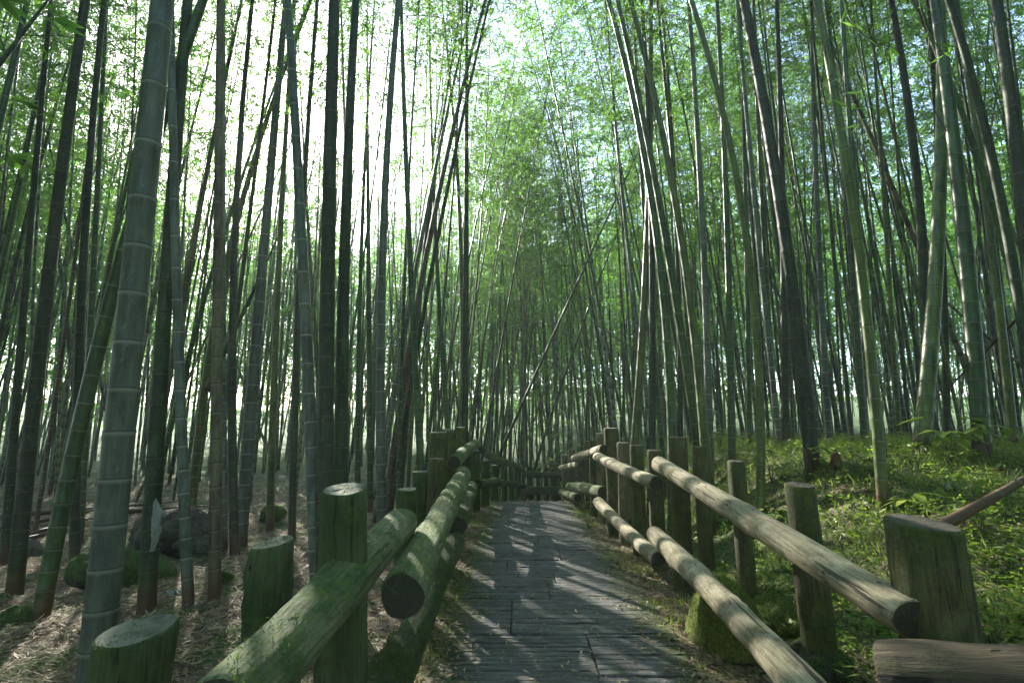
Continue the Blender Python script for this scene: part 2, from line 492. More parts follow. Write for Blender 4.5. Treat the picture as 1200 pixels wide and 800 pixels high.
# ------------------------------------------------------------------ logs and posts
def log_mesh(name, L, r0, r1, mats, seed, segs=22, knots=5, bow=.0, bulge=.065, flare=0.0, slant=0.0):
    """axis along local +Z from 0 to L. mats = [side, end]"""
    g = np.random.default_rng(seed)
    n = max(10, int(L / .05)); n = min(n, 60)
    s = np.linspace(0, 1, n)
    th = np.arange(segs) / segs * 2 * math.pi
    R = (r0 + (r1 - r0) * s)[:, None] * (1 + bulge * (np.sin(2 * th + g.uniform(0, 6))[None] * .5 + .5 * np.sin(3 * th[None] + 4 * s[:, None] + g.uniform(0, 6)))
                                           + bulge * .6 * np.sin(s * g.uniform(6, 11) + g.uniform(0, 6))[:, None]
                                           + .012 * g.normal(size=(n, segs)))
    R *= 1 + flare * np.exp(-s * 6)[:, None]
    for _ in range(knots):
        ks, kt, w = g.uniform(.05, .95), g.uniform(0, 6.28), g.uniform(.25, .5)
        d = ((s[:, None] - ks) * L / (r0 * 1.2)) ** 2 + ((np.angle(np.exp(1j * (th[None] - kt)))) / w) ** 2
        R += r0 * .20 * np.exp(-d) - r0 * .16 * np.exp(-d * 9)
    bx, by = bow * np.sin(s * math.pi) * math.cos(seed), bow * np.sin(s * math.pi) * math.sin(seed)
    # rings at the ends: small chamfer
    Z = np.repeat((s * L)[:, None], segs, 1)
    sl_ = slant if isinstance(slant, tuple) else (slant, .06)
    Z[-1] += (sl_[0] * np.cos(th) + sl_[1] * np.sin(th)) * R[-1]
    Z[-2] = np.minimum(Z[-2], Z[-1] - .004)
    V = np.stack([R * np.cos(th) + bx[:, None], R * np.sin(th) + by[:, None], Z], -1)
    c = .008
    lo = V[0].copy(); lo[:, :2] *= .93; lo[:, 2] -= c
    hi = V[-1].copy(); hi[:, :2] = (hi[:, :2] - [bx[-1], by[-1]]) * .93 + [bx[-1], by[-1]]; hi[:, 2] += c
    V = np.concatenate([lo[None], V, hi[None]])
    m = n + 2
    i = np.arange(m - 1)[:, None] * segs + np.arange(segs)[None]
    j = np.arange(m - 1)[:, None] * segs + (np.arange(segs)[None] + 1) % segs
    Q = np.stack([i, j, j + segs, i + segs], -1).reshape(-1, 4)
    V = V.reshape(-1, 3)
    # caps with inner rings for rough end grain
    caps, cv = [], []
    base = len(V)
    tri = []
    for ring, sgn in ((np.arange(segs), -1), (np.arange(segs) + (m - 1) * segs, 1)):
        cen = V[ring].mean(0)
        inner = cen + (V[ring] - cen) * .5 + np.array([0, 0, 1]) * g.normal(size=(segs, 1)) * .002
        cv.append(inner); cv.append(cen[None] + [[0, 0, sgn * .001]])
        a = base + np.arange(segs); cc = base + segs
        b = np.roll(ring, -1); d = np.roll(a, -1)
        caps.append(np.stack([ring, b, d, a] if sgn > 0 else [b, ring, a, d], -1))
        tri.append(np.stack([a, d, np.full(segs, cc)] if sgn > 0 else [d, a, np.full(segs, cc)], -1))
        base += segs + 1
    V = np.concatenate([V] + cv)
    caps = np.concatenate(caps); tri = np.concatenate(tri)
    midx = np.concatenate([np.zeros(len(Q)), np.ones(len(caps)), np.ones(len(tri))])
    me = mesh_np(name, V, [np.concatenate([Q, caps]), tri], mats, midx)
    # flat caps
    fl = np.concatenate([np.ones(len(Q), bool), np.zeros(len(caps) + len(tri), bool)])
    me.polygons.foreach_set('use_smooth', fl)
    return me


def align(o, A, B, roll=0.):
    d = Vector(B) - Vector(A)
    q = d.to_track_quat('Z', 'Y')
    o.rotation_mode = 'QUATERNION'
    from mathutils import Quaternion
    o.rotation_quaternion = q @ Quaternion((0, 0, 1), roll)
    o.location = Vector(A)


SEED = [100]


M_TUFT = leaf_mat('moss_tuft', (.035, .085, .010), (.13, .19, .025), (.12, .22, .03), .3, .8)


def moss_tufts(parent, n, size, seed, thr=0.0, up=.1):
    g = np.random.default_rng(seed)
    me = parent.data
    nv = len(me.vertices)
    co_ = np.empty(nv * 3, np.float32); me.vertices.foreach_get('co', co_); co_ = co_.reshape(-1, 3)
    no = np.array([v.normal[:] for v in me.vertices])
    rot = np.array(parent.matrix_basis.to_3x3())
    nw = no @ rot.T
    edges = np.empty(len(me.edges) * 2, np.int32); me.edges.foreach_get('vertices', edges); edges = edges.reshape(-1, 2)
    e = edges[g.integers(0, len(edges), n * 4)]
    u = g.random((len(e), 1))
    p = co_[e[:, 0]] * (1 - u) + co_[e[:, 1]] * u + g.normal(0, .006, (len(e), 3))
    nn = no[e[:, 0]]
    m = np.sin(p @ np.array([[17., 9, -5], [-7, 15, 11], [4, -6, 8.]]).T * 1.0 + seed).sum(1) / 3
    keep = (nw[e[:, 0]][:, 2] > up) & (m > thr)
    p, nn = p[keep][:n], nn[keep][:n]
    d = nn + g.normal(size=nn.shape) * .7
    V, Q = leaves(p - nn * .002, d, g.uniform(.5, 1.2, len(p)) * size, size * .3, g.normal(size=nn.shape))
    o = bpy.data.objects.new('moss', mesh_np('moss', V, Q, M_TUFT, smooth=False))
    put(o, 'moss', parent=parent)


def log_between(name, A, B, rA, rB, mats, parent, label=None, knots=5, upright=False, **kw):
    SEED[0] += 1
    A, B = np.asarray(A), np.asarray(B)
    o = bpy.data.objects.new(name, log_mesh(name, float(np.linalg.norm(B - A)), rA, rB, mats, SEED[0], knots=knots, **kw))
    base = np.array(parent.location) if parent else 0
    if upright:
        o.rotation_mode = 'QUATERNION'
        o.rotation_quaternion = Vector((0, 0, 1)).rotation_difference(Vector(B - A)); o.location = Vector(A - base)
    else:
        align(o, A - base, B - base, SEED[0] * 1.7)
    put(o, name, label=label, parent=parent)
    return o


def rail(parent, a, b, mats, dia=.16, dia2=None, label=None, **kw):
    """a, b = (px, py, depth)"""
    return log_between('rail', P(*a), P(*b), dia / 2, (dia2 or dia) / 2, mats, parent, label, bow=.02, **kw)


def post(parent, px, top, z, w, mats, label=None, slant=.0, tilt=(0, 0)):
    T = P(px, top, z)
    g0 = float(ground(T[0], T[1])) - .15
    B = np.array([T[0] + tilt[0], T[1] + tilt[1], g0])
    r = w * z / F_PX / 2
    return log_between('post', B, T, r * 1.04, r * .97, mats, parent, label, knots=3, bow=.006, flare=.05, slant=slant, upright=True)


lf = empty('log_fence', (-.55, 3.0, 0), 'mossy green log fence with sawn round posts along the left edge of the boardwalk', 'fence')
LM, PM = [M_LOGL, M_ENDD], [M_POSTL, M_ENDL]
rail(lf, (255, 835, 1.15), (470, 613, 2.75), LM, .168, .16, 'topmost near rail, broad and pale green')
rail(lf, (472, 697, 2.02), (543, 556, 5.2), LM, .168, .16, 'upper rail showing its dark sawn end')
rail(lf, (532, 542, 6.0), (557, 520, 8.8), LM, .165, .16)
rail(lf, (565, 527, 9.2), (588, 541, 11.2), LM, .14)
rail(lf, (583, 538, 11.4), (613, 549, 14.2), LM, .14)
rail(lf, (410, 850, 1.75), (471, 762, 2.45), [M_LOGD, M_ENDD], .17, .16, 'dark lower rail coated in moss')
rail(lf, (452, 830, 2.3), (532, 637, 3.95), [M_LOGD, M_ENDD], .17, .165)
rail(lf, (536, 616, 4.6), (553, 570, 8.0), [M_LOGD, M_ENDD], .16)
rail(lf, (560, 567, 8.6), (582, 563, 10.6), [M_LOGD, M_ENDD], .15)
rail(lf, (584, 566, 10.8), (614, 569, 14.1), [M_LOGD, M_ENDD], .15)
for a in [(160, 741, 1.50, 84, (.07, .14), (-.0, 0)), (320, 637, 2.10, 48, (.13, .13), (0, 0)), (404, 575, 1.98, 53, (-.02, .2), (.03, 0)), (477, 574, 4.1, 24, 0, (0, 0)),
          (492, 553, 4.7, 19, 0, (0, 0)), (511, 538, 5.1, 19, 0, (0, 0)), (514, 507, 5.6, 22, 0, (0, 0)), (526, 504, 6.3, 18, 0, (0, 0)), (539, 501, 7.4, 14, 0, (0, 0)),
          (549, 530, 8.6, 10, 0, (0, 0)), (558, 528, 9.2, 10, 0, (0, 0)), (569, 540, 9.7, 10, 0, (0, 0)), (580, 545, 10.6, 9, 0, (0, 0)),
          (591, 538, 12.0, 7, 0, (0, 0)), (599, 540, 12.8, 7, 0, (0, 0)), (606, 542, 13.6, 7, 0, (0, 0))]:
    post(lf, a[0], a[1], a[2], a[3], PM if a[2] < 5 or a[2] > 8 else [M_POSTR, M_ENDL], slant=a[4], tilt=a[5])

rf = empty('log_fence', (1.5, 4.0, 0), 'pale weathered log fence with slim brown posts along the right edge of the boardwalk', 'fence')
LR, PR = [M_LOGR, M_ENDD], [M_POSTR, M_ENDD]
rail(rf, (1066, 724, 1.90), (772, 543, 4.55), LR, .146, .13, 'long pale upper rail ending in a dark sawn face')
rail(rf, (769, 566, 4.75), (700, 535, 6.7), LR, .13, .115)
rail(rf, (707, 526, 6.9), (673, 537, 8.8), LR, .12)
rail(rf, (682, 542, 9.0), (658, 548, 11.5), LR, .13)
rail(rf, (1010, 880, 1.72), (767, 626, 4.3), LR, .15, .135, 'pale lower rail slanting down past the mossy stone')
rail(rf, (771, 655, 4.6), (701, 588, 6.8), LR, .14, .13)
rail(rf, (707, 577, 7.0), (668, 570, 8.9), [M_LOGL, M_ENDD], .165, .15, 'short rail bright green with moss')
rail(rf, (677, 583, 9.0), (658, 576, 11.2), [M_LOGL, M_ENDD], .14)
rail(rf, (1040, 797, 1.60), (1330, 815, 1.30), [M_LOGB, M_ENDB], .215, .215, 'dark level rail at the corner, turning away from the path')
for a in [(1080, 614, 2.02, 76, (-.09, .12), (.02, 0)), (937, 569, 3.0, 35, (-.04, .1), (.03, 0)), (862, 541, 3.85, 19, 0, (.02, 0)), (820, 524, 4.35, 17, 0, (0, 0)), (794, 513, 4.62, 22, 0, (0, 0)),
          (767, 528, 5.3, 18, 0, (0, 0)), (746, 522, 5.9, 16, 0, (0, 0)), (730, 519, 6.5, 15, 0, (0, 0)), (716, 502, 7.0, 17, 0, (0, 0)), (703, 508, 8.0, 10, 0, (0, 0)),
          (694, 516, 8.7, 8, 0, (0, 0)), (688, 517, 9.5, 8, 0, (0, 0)), (680, 524, 10.3, 8, 0, (0, 0)), (670, 527, 11.3, 8, 0, (0, 0)), (662, 533, 12.5, 8, 0, (0, 0))]:
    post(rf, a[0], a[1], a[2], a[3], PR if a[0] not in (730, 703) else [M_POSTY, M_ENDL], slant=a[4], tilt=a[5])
for i, o in enumerate([c for c in lf.children if c.name.startswith('rail')]):
    dark = o.data.materials[0] == M_LOGD
    moss_tufts(o, 2600 if dark else 1100, .013, i, -.1 if dark else .2, -.2 if dark else .2)
for i, o in enumerate([c for c in lf.children if c.name.startswith('post')][:4]):
    moss_tufts(o, 700, .011, 50 + i, -.1, -.3)
for i, o in enumerate([c for c in rf.children if c.name.startswith('rail')][:8]):
    if o.data.materials[0] == M_LOGL: moss_tufts(o, 900, .011, 70 + i, .1, -.3)
ff = empty('log_fence', (.6, 14.3, -.5), 'low dark log fence closing off the far end of the boardwalk', 'fence')
rail(ff, (612, 555, 14.2), (660, 556, 14.1), [M_LOGD, M_ENDD], .16)
rail(ff, (610, 575, 14.2), (661, 575, 14.1), [M_LOGD, M_ENDD], .22, .2, 'bottom rail thick with moss')
for px, tp, w in ((621, 546, 6), (631, 548, 5), (640, 547, 5), (650, 543, 9)):
    post(ff, px, tp, 14.45, w, PM)


# ------------------------------------------------------------------ bamboo
def crown_arrays(seed, n_nodes=29, L=8.5, twigs=9, per=6, ll=.12, lw=.022, full=True):
    g = np.random.default_rng(seed)
    bend = g.uniform(.6, 1.4); ba = g.uniform(0, 6.28)

    def axis(z):
        k = np.clip((z - L * .45) / (L * .55), 0, None) ** 2 * bend
        return np.stack([k * math.cos(ba), k * math.sin(ba), z - k * .35], -1)
    LV, TW = [], MB()
    pos, dr, ln, wd = [], [], [], []
    zs = np.linspace(0, L, 14)
    v, q = tube(axis(zs), .016 * (1 - zs / L * .85), 4)
    TW.add(v, q)
    for k in range(n_nodes):
        z = (k + g.uniform(0, .6)) / n_nodes * L
        f = z / L
        az = g.uniform(0, 6.28)
        for b in range(2):
            if f < .35 and g.random() < .45 - f: continue
            a = az + b * g.uniform(1.4, 2.4)
            ln_b = (.6 + 1.5 * math.sin(min(1, f * 1.25 + .18) * math.pi * .85)) * g.uniform(.65, 1.15)
            up = g.uniform(.35, .85)
            tt = np.linspace(0, 1, 6)
            d = np.array([math.cos(a), math.sin(a), up]); d /= np.linalg.norm(d)
            br = axis(np.array([z]))[0] + tt[:, None] * d * ln_b - np.array([0, 0, 1]) * (tt ** 2)[:, None] * ln_b * g.uniform(.3, .7)
            v, q = tube(br, .006 * (1 - tt * .7), 3)
            TW.add(v, q)
            for w in range(twigs):
                u = g.uniform(.22, 1.0)
                p0 = np.array([np.interp(u, tt, br[:, c]) for c in range(3)])
                td = d * .6 + g.normal(size=3) * np.array([.75, .75, .3]) + np.array([0, 0, -.1])
                td /= np.linalg.norm(td)
                tl = g.uniform(.15, .42)
                m = per + g.integers(-2, 3)
                uu = g.uniform(.45, 1.05, m)
                pp = p0 + uu[:, None] * td * tl
                dd = td * .8 + g.normal(size=(m, 3)) * .55 + np.array([0, 0, -.35])
                pos.append(pp); dr.append(dd); ln.append(g.uniform(.7, 1.25, m) * ll); wd.append(g.uniform(.75, 1.2, m) * lw)
                if full:
                    TW.add(*tube(np.stack([p0, p0 + td * tl]), [.0025, .0015], 3))
    pos, dr, ln, wd = map(np.concatenate, (pos, dr, ln, wd))
    nr = g.normal(size=(len(pos), 3)) * .6 + np.array([0, 0, 1.])
    lv, lq = leaves(pos, dr, ln, wd, nr)
    return lv, lq, TW


CROWNS = []
for k in range(7):
    lv, lq, tw = crown_arrays(40 + k)
    tw.add(lv, lq, 1)
    CROWNS.append(tw.mesh('crown', [M_TWIG, M_LEAF], smooth=False))
THIN = []
for k in range(3):
    lv, lq, tw = crown_arrays(80 + k, n_nodes=16, twigs=3, per=4)
    tw.add(lv, lq, 1)
    THIN.append(tw.mesh('crown', [M_TWIG, M_LEAF], smooth=False))
BARE = []
for k in range(3):
    lv, lq, tw = crown_arrays(90 + k, n_nodes=12, twigs=2, per=3)
    tw.add(lv, lq, 1)
    BARE.append(tw.mesh('crown', [M_TWIG, M_LEAF], smooth=False))
CL = 8.5


def sun_gap(x, y):
    """the sparse strip of canopy through which the sun reaches the path and the right fence"""
    h = np.array([5.5, 7, 8.5, 10, 11.5, 13, 14.5, 16])
    k = h / math.tan(SUN_EL)
    gx, gy = x - k * math.sin(SUN_AZ), y - k * math.cos(SUN_AZ)
    core = ((gx > -2.2) & (gx < 4.6) & (gy > 1.0) & (gy < 9.0)).any()
    wide = ((gx > -5.5) & (gx < 7.5) & (gy > .5) & (gy < 9.5)).any()
    u = abs(math.sin(x * 12.9898 + y * 78.233) * 43758.5453) % 1.0
    if x > -.10 * y: return 0
    if math.hypot(x, y) > 29: return 0
    if core and u < .9: return 2
    return 1 if wide and u < .5 else 0


def culm_arrays(cfun, H, r0, detail, seed, step0=.13, step1=.33):
    """cfun(h)->(n,3) local centreline; returns V,Q,ring,wax"""
    g = np.random.default_rng(seed)
    h, nodes = g.uniform(.04, .15), []
    while h < H:
        nodes.append(h); h += (step0 + (step1 - step0) * min(1, h / 3.2)) * g.uniform(.93, 1.07)
    ss, rr, ri, wx = [-.2], [1.12], [0], [0]
    for nh in nodes:
        if detail == 2: add = [(-.022, 1, 0, 0), (-.008, 1.0, 0, .8), (-.003, 1.03, .1, 1), (.0015, 1.05, 1, .3), (.005, 1.0, .8, .1), (.009, 1.02, .3, .2), (.015, .985, 0, 0)]
        elif detail == 1: add = [(-.03, 1, 0, 0), (-.004, 1.03, 0, 1), (.006, 1.03, 1, 0), (.025, .99, 0, 0)]
        else: add = [(-.04, 1, 0, .7), (.0, 1.02, 1, 0), (.04, 1, 0, 0)]
        for o, r_, a, b in add:
            if nh + o > ss[-1] + .0005: ss.append(nh + o); rr.append(r_); ri.append(a); wx.append(b)
    ss, rr, ri, wx = map(np.array, (ss, rr, ri, wx))
    rad = r0 * rr * (1 - .88 * np.clip(ss / H, 0, 1) ** 1.15)
    n = (16, 9, 6)[2 - detail]
    V, Q = tube(cfun(ss), rad, n)
    return V, Q, np.repeat(ri, n), np.repeat(wx, n)


CULMS = []


def add_bamboo(base, cfun, H, r0, typ, label, group=None, detail=2, crown_h=None, crown_scale=1.0, full_crown=False):
    seed = len(CULMS) + 7
    g = random.Random(seed)
    e = empty('bamboo', Vector(base), label, 'bamboo', group)
    V, Q, ri, wx = culm_arrays(cfun, H, r0, detail, seed)
    me = mesh_np('culm', V, Q, CM[typ], attrs={'ring': ri, 'wax': wx})
    put(bpy.data.objects.new('culm', me), 'culm', parent=e)
    if crown_h is not None:
        p = cfun(np.array([crown_h, crown_h + 2.5]))
        d = Vector(p[1] - p[0]).normalized()
        gap = 0 if full_crown else sun_gap(base[0] + p[0][0], base[1] + p[0][1])
        c = bpy.data.objects.new('crown', (CROWNS, THIN, BARE)[gap][seed % 3 if gap else seed % len(CROWNS)])
        c.rotation_mode = 'QUATERNION'
        from mathutils import Quaternion
        c.rotation_quaternion = Vector((0, 0, 1)).rotation_difference(d) @ Quaternion((0, 0, 1), g.uniform(0, 6.28))
        c.location = Vector(p[0])
        c.scale = (crown_scale,) * 3
        put(c, 'crown', parent=e)
    CULMS.append((base[0], base[1], r0))
    return e


def hand(pts, w, typ, label, z=None, depth_lean=None, H=None, crown=True, group=None, dmin=.055, dmax=.16):
    """pts: pixels from the base up; w = culm width in px low on the culm; z = forced depth"""
    g = random.Random(len(CULMS) * 3 + 1)
    if z is None:
        z = hit_ground(*pts[0]) or 12
        if w * z / F_PX > dmax: z = dmax * F_PX / w
        if w * z / F_PX < dmin: z = dmin * F_PX / w
    B = P(pts[0][0], pts[0][1], z)
    gz = float(ground(B[0], B[1]))
    dl = depth_lean if depth_lean is not None else g.uniform(-.03, .05)
    hs, xs = [], []
    for px, py in pts:
        r = ray(px, py)
        # y = B.y + dl*(h) with h = z - gz
        # CAM.y + k r.y = B.y + dl*(CAM_H + k r.z - gz)
        k = (B[1] + dl * (CAM_H - gz)) / (r[1] - dl * r[2])
        q = CAM + k * r
        hs.append(q[2] - gz); xs.append(q[0])
    hs, xs = np.array(hs), np.array(xs)
    deg = 1 if len(pts) < 3 else 2
    c = np.polyfit(hs, xs, deg)
    x0 = np.polyval(c, 0.)
    hm = hs.max()
    slope = np.polyval(np.polyder(c), hm)
    curv = np.polyder(c, 2)[0] if deg == 2 else 0.
    H = H or g.uniform(11, 14)
    # the base follows the terrain under x0
    by = B[1]
    gz2 = float(ground(x0, by))

    def cf(h):
        h = np.asarray(h, float) - (gz - gz2)
        lo = np.polyval(c, np.minimum(h, hm))
        hi = np.clip(h - hm, 0, None)
        x = lo + hi * slope + .5 * curv * .3 * hi ** 2 - x0
        return np.stack([x, h * 0 + dl * h, h + (gz - gz2)], -1)
    ch = g.uniform(5.2, 6.8)
    if crown is False: ch = None
    d = float(np.hypot(x0, by))
    return add_bamboo((x0, by, gz2), cf, H, w * z / F_PX / 2, typ, label, group, 2 if d < 9 else 1, ch, (H - (ch or 0)) / CL)


hand([(17, 695), (48, 400), (100, 0)], 17, 'm', 'dark mossy bamboo at the far left, base beside stacked fallen culms')
hand([(47, 725), (118, 398), (160, 240), (237, 3)], 19, 'g', 'green bamboo leaning hard right, crossing behind the thickest grey culm', dmin=.11)
hand([(112, 790), (126, 640), (147, 430), (170, 220), (190, 0)], 37, 'w', 'thickest bamboo, grey waxy culm with white rings beside the nearest left post', z=2.3, H=13)
hand([(172, 715), (187, 400), (197, 350), (220, 0)], 20, 'm', 'dark mossy bamboo with a pale plastic wrap tied to its lower culm')
hand([(220, 708), (215, 500), (206, 350), (200, 0)], 13, 'w', 'slim grey waxy bamboo rising right next to the plastic-wrapped mossy one')
hand([(252, 700), (252, 500), (256, 350), (258, 0)], 14, 'b', 'straight brownish bamboo with close dark rings left of the short outer post')
hand([(282, 640), (295, 450), (315, 235), (335, 0)], 15, 'w', 'grey waxy bamboo bending right with reddish brown base near the sun', dmin=.11)
hand([(263, 645), (260, 510), (262, 300), (262, 60)], 9, 'w', 'thin grey ringed bamboo half hidden behind the brownish one')
hand([(90, 672), (84, 590), (95, 395), (122, 0)], 11, 'm', 'dark slender bamboo right of the right-leaning green one at its foot')
hand([(5, 660), (25, 400), (50, 100), (60, 0)], 10, 'm', 'leftmost slender dark bamboo along the photo edge')
hand([(95, 560), (82, 400), (60, 230), (38, 100), (22, 0)], 7, 'm', 'thin dark bamboo leaning left across its neighbours at far left', dmin=.07)
hand([(224, 612), (249, 390), (285, 235), (330, 90)], 10, 'o', 'olive bamboo leaning right, crossing behind the brownish straight one', dmin=.09)
hand([(276, 650), (272, 500), (270, 380), (285, 150), (295, 0)], 11, 'm', 'dark bamboo passing directly in front of the sun')
hand([(316, 620), (325, 350), (333, 190)], 9, 'o', 'yellow-green slim bamboo with orange foot beside a mossy stone')
hand([(342, 632), (350, 350), (372, 0)], 9, 'm', 'dark narrow bamboo just left of the bowed grey waxy one')
hand([(370, 650), (357, 370), (350, 200), (337, 0)], 16, 'w', 'bowed grey waxy bamboo immediately left of the tall green post', z=3.9)
hand([(380, 650), (382, 500), (385, 250), (392, 0)], 21, 'm', 'thick dark mossy bamboo rising behind the tall green post, left of its pair', z=3.9)
hand([(398, 640), (400, 540), (405, 250), (417, 0)], 18, 'm', 'thick dark green bamboo, right one of the pair behind the tall green post', z=4.3)
hand([(447, 610), (446, 437), (455, 150), (467, 0)], 12, 'w', 'grey waxy bamboo with white rings standing alone left of the log rails', z=6.0)
hand([(434, 600), (432, 350), (430, 0)], 8, 'g', 'straight slim green bamboo just left of the lone grey waxy one')
hand([(459, 545), (482, 395), (500, 300), (522, 185), (545, 100), (568, 0)], 9, 'b', 'dark brown bamboo leaning strongly right across the upright culms behind the left fence', z=8.0)
hand([(545, 520), (545, 395), (547, 200), (547, 0)], 9, 'm', 'straight dark bamboo rising above the far left fence posts', z=8.5)
hand([(494, 560), (485, 400), (478, 240), (470, 0)], 9, 'g', 'green bamboo curving left at the top behind the left rail posts', z=7.5)
hand([(541, 515), (543, 400), (538, 250), (528, 100)], 8, 'o', 'pale green bamboo close beside the straight dark one above left posts', z=8.9)
hand([(528, 540), (515, 380), (508, 200), (503, 0)], 7, 'g', 'fine green bamboo between the curving green and straight dark culms', z=9.5)
hand([(382, 560), (365, 330), (352, 100)], 7, 'm', 'thin dark bamboo seen between the bowed grey one and thick mossy one')
hand([(420, 600), (418, 380), (432, 160), (438, 0)], 7, 'g', 'thin green bamboo next to the thick pair behind the tall post')
hand([(744, 525), (752, 380), (761, 250), (762, 110)], 11, 'o', 'yellowish mossy bamboo in the clump behind the right fence, leaning gently right', z=7.2)
hand([(764, 525), (763, 250), (752, 0)], 9, 'm', 'upright dark bamboo in the middle of the clump behind the right fence', z=7.0)
hand([(789, 520), (780, 400), (766, 250), (740, 100), (712, 0)], 12, 'g', 'green bamboo fanning left from the clump behind the right fence', z=6.2)
hand([(817, 525), (800, 390), (774, 250), (745, 100), (724, 0)], 11, 'g', 'second green bamboo fanning left from the clump, foot at the slim post pair', z=6.4)
hand([(827, 530), (812, 380), (793, 250), (765, 100), (738, 0)], 12, 'o', 'olive bamboo bending left behind the middle right posts', z=6.0)
hand([(831, 525), (830, 395), (820, 225), (807, 0)], 9, 'w', 'grey blue waxy bamboo behind the middle right posts', z=6.8)
hand([(797, 520), (795, 330), (783, 100), (775, 0)], 7, 'm', 'dark slim bamboo between the left-fanning green culms on the right', z=7.9)
hand([(776, 525), (757, 300), (748, 120), (742, 0)], 7, 'g', 'slim green bamboo tucked into the clump behind the right fence', z=8.1)
hand([(951, 530), (935, 395), (917, 250), (895, 125), (872, 0)], 17, 'm', 'thick dark mossy bamboo bowed left on the green bank', z=5.2)
hand([(1036, 598), (1026, 487), (1005, 280), (985, 150), (957, 0)], 13, 'o', 'yellow-green bamboo standing forward on the grassy bank, leaning left', dmax=.13)
hand([(1037, 540), (1024, 430), (1008, 290), (994, 120)], 8, 'g', 'slim green bamboo right behind the forward yellow-green one on the bank')
hand([(1080, 528), (1090, 400), (1099, 280), (1104, 130), (1102, 0)], 18, 'o', 'stout bamboo with sunlit side and brown foot on the bank, leaning right', z=5.3)
hand([(1152, 532), (1140, 395), (1127, 250), (1110, 100), (1095, 0)], 19, 'g', 'stout green bamboo with dark rotted foot on the bank', z=5.0)
hand([(1225, 500), (1195, 395), (1160, 225), (1125, 120), (1070, 0)], 10, 'g', 'slender bamboo arching left high above the stout ones on the right bank', z=5.6)
hand([(1088, 525), (1082, 350), (1077, 250), (1065, 100), (1042, 0)], 13, 'm', 'dark bamboo just left of the stout sunlit one on the bank', z=6.0)
hand([(1215, 520), (1195, 370), (1170, 215), (1145, 115), (1112, 0)], 12, 'm', 'dark bamboo leaning left near the right photo edge', z=4.6)
hand([(1230, 560), (1212, 380), (1200, 250), (1187, 125), (1167, 0)], 17, 'm', 'thick dark bamboo in the upper right corner', z=3.6)
hand([(858, 545), (855, 395), (850, 200), (840, 0)], 9, 'g', 'upright green bamboo above the square gap between right posts', z=6.5)
hand([(879, 545), (875, 395), (875, 250), (867, 0)], 7, 'g', 'slim upright bamboo left of the thick bowed mossy one', z=8.0)
hand([(891, 557), (885, 356), (865, 225), (810, 0)], 10, 'o', 'olive bamboo arching far left from the foot of the bank', z=5.2)
hand([(921, 535), (918, 350), (917, 200), (910, 0)], 9, 'm', 'dark upright bamboo hard against the thick bowed mossy one', z=6.4)
hand([(1013, 520), (998, 300), (980, 120), (968, 0)], 8, 'g', 'slim green bamboo left of the forward yellow-green one, further back', z=7.0)
hand([(972, 525), (960, 300), (951, 0)], 8, 'w', 'pale grey bamboo between the bowed mossy one and the forward one', z=7.4)
hand([(1187, 518), (1176, 380), (1160, 290), (1135, 90)], 10, 'o', 'yellowish bamboo on the bank near the right edge', z=6.0)
hand([(1110, 515), (1105, 300), (1092, 60)], 8, 'm', 'slim dark bamboo behind the stout leaning sunlit one', z=7.0)
hand([(600, 500), (671, 344), (735, 205), (790, 90)], 4, 'm', 'thin dead bamboo slanting right across the centre of the grove', z=11., crown=False, H=11, dmin=.03)
hand([(628, 546), (681, 377), (735, 250), (800, 90)], 4, 'g', 'thin bamboo slanting right out of the far fence corner', z=15.2, H=11, dmin=.03)

# a low leaning dead culm pair in the right thicket and centre (no crown)
def leaning_pole(a, b, dia, label, typ='b'):
    A, B = P(*a), P(*b)
    A[2] = min(A[2], A[2])
    e = empty('fallen_bamboo', Vector(A), label, 'fallen bamboo')
    L = float(np.linalg.norm(B - A)); d = (B - A) / L
    gz = lambda s: np.asarray(s)[:, None] * d[None] + np.array([0, 0, -1])[None] * (np.sin(np.clip(np.asarray(s) / L, 0, 1) * math.pi) * L * .012)[:, None]
    V, Q, ri, wx = culm_arrays(gz, L, dia / 2, 1, abs(int(a[0])) + 3)
    put(bpy.data.objects.new('culm', mesh_np('culm', V, Q, CM[typ], attrs={'ring': ri, 'wax': wx})), 'culm', parent=e)
    # a few bare side branches
    mb = MB(); g = np.random.default_rng(abs(int(a[0])))
    for u in np.linspace(.3, .95, 7):
        p0 = d * L * u; dd = d * .8 + g.normal(size=3) * .4; dd /= np.linalg.norm(dd)
        mb.add(*tube(np.stack([p0, p0 + dd * .25, p0 + dd * .55 - [0, 0, .05]]), [.005, .004, .002], 4))
    put(bpy.data.objects.new('side_branches', mb.mesh('side_branches', [M_TWIG])), 'side_branches', parent=e)


leaning_pole((1260, 480, 6.5), (1020, 275, 8.6), .05, 'dead brown bamboo slanting down to the right through the right thicket')
leaning_pole((1215, 350, 6.0), (1060, 500, 8.5), .04, 'thin dead bamboo slanting down to the left in the right thicket')
leaning_pole((810, 450, 9.0), (686, 372, 11.0), .045, 'thin dark dead bamboo lodged behind the right-hand clump')
leaning_pole((250, 440, 6.5), (338, 250, 8.0), .07, 'dark dead bamboo lodged at a slant below the sun', 'm')
leaning_pole((-60, 150, 3.6), (90, -45, 4.2), .045, 'dark bamboo stem slanting across the top left corner', 'm')
leaning_pole((1110, 612, 3.3), (1290, 505, 3.5), .075, 'fallen brown bamboo lying on the bank at the right edge')

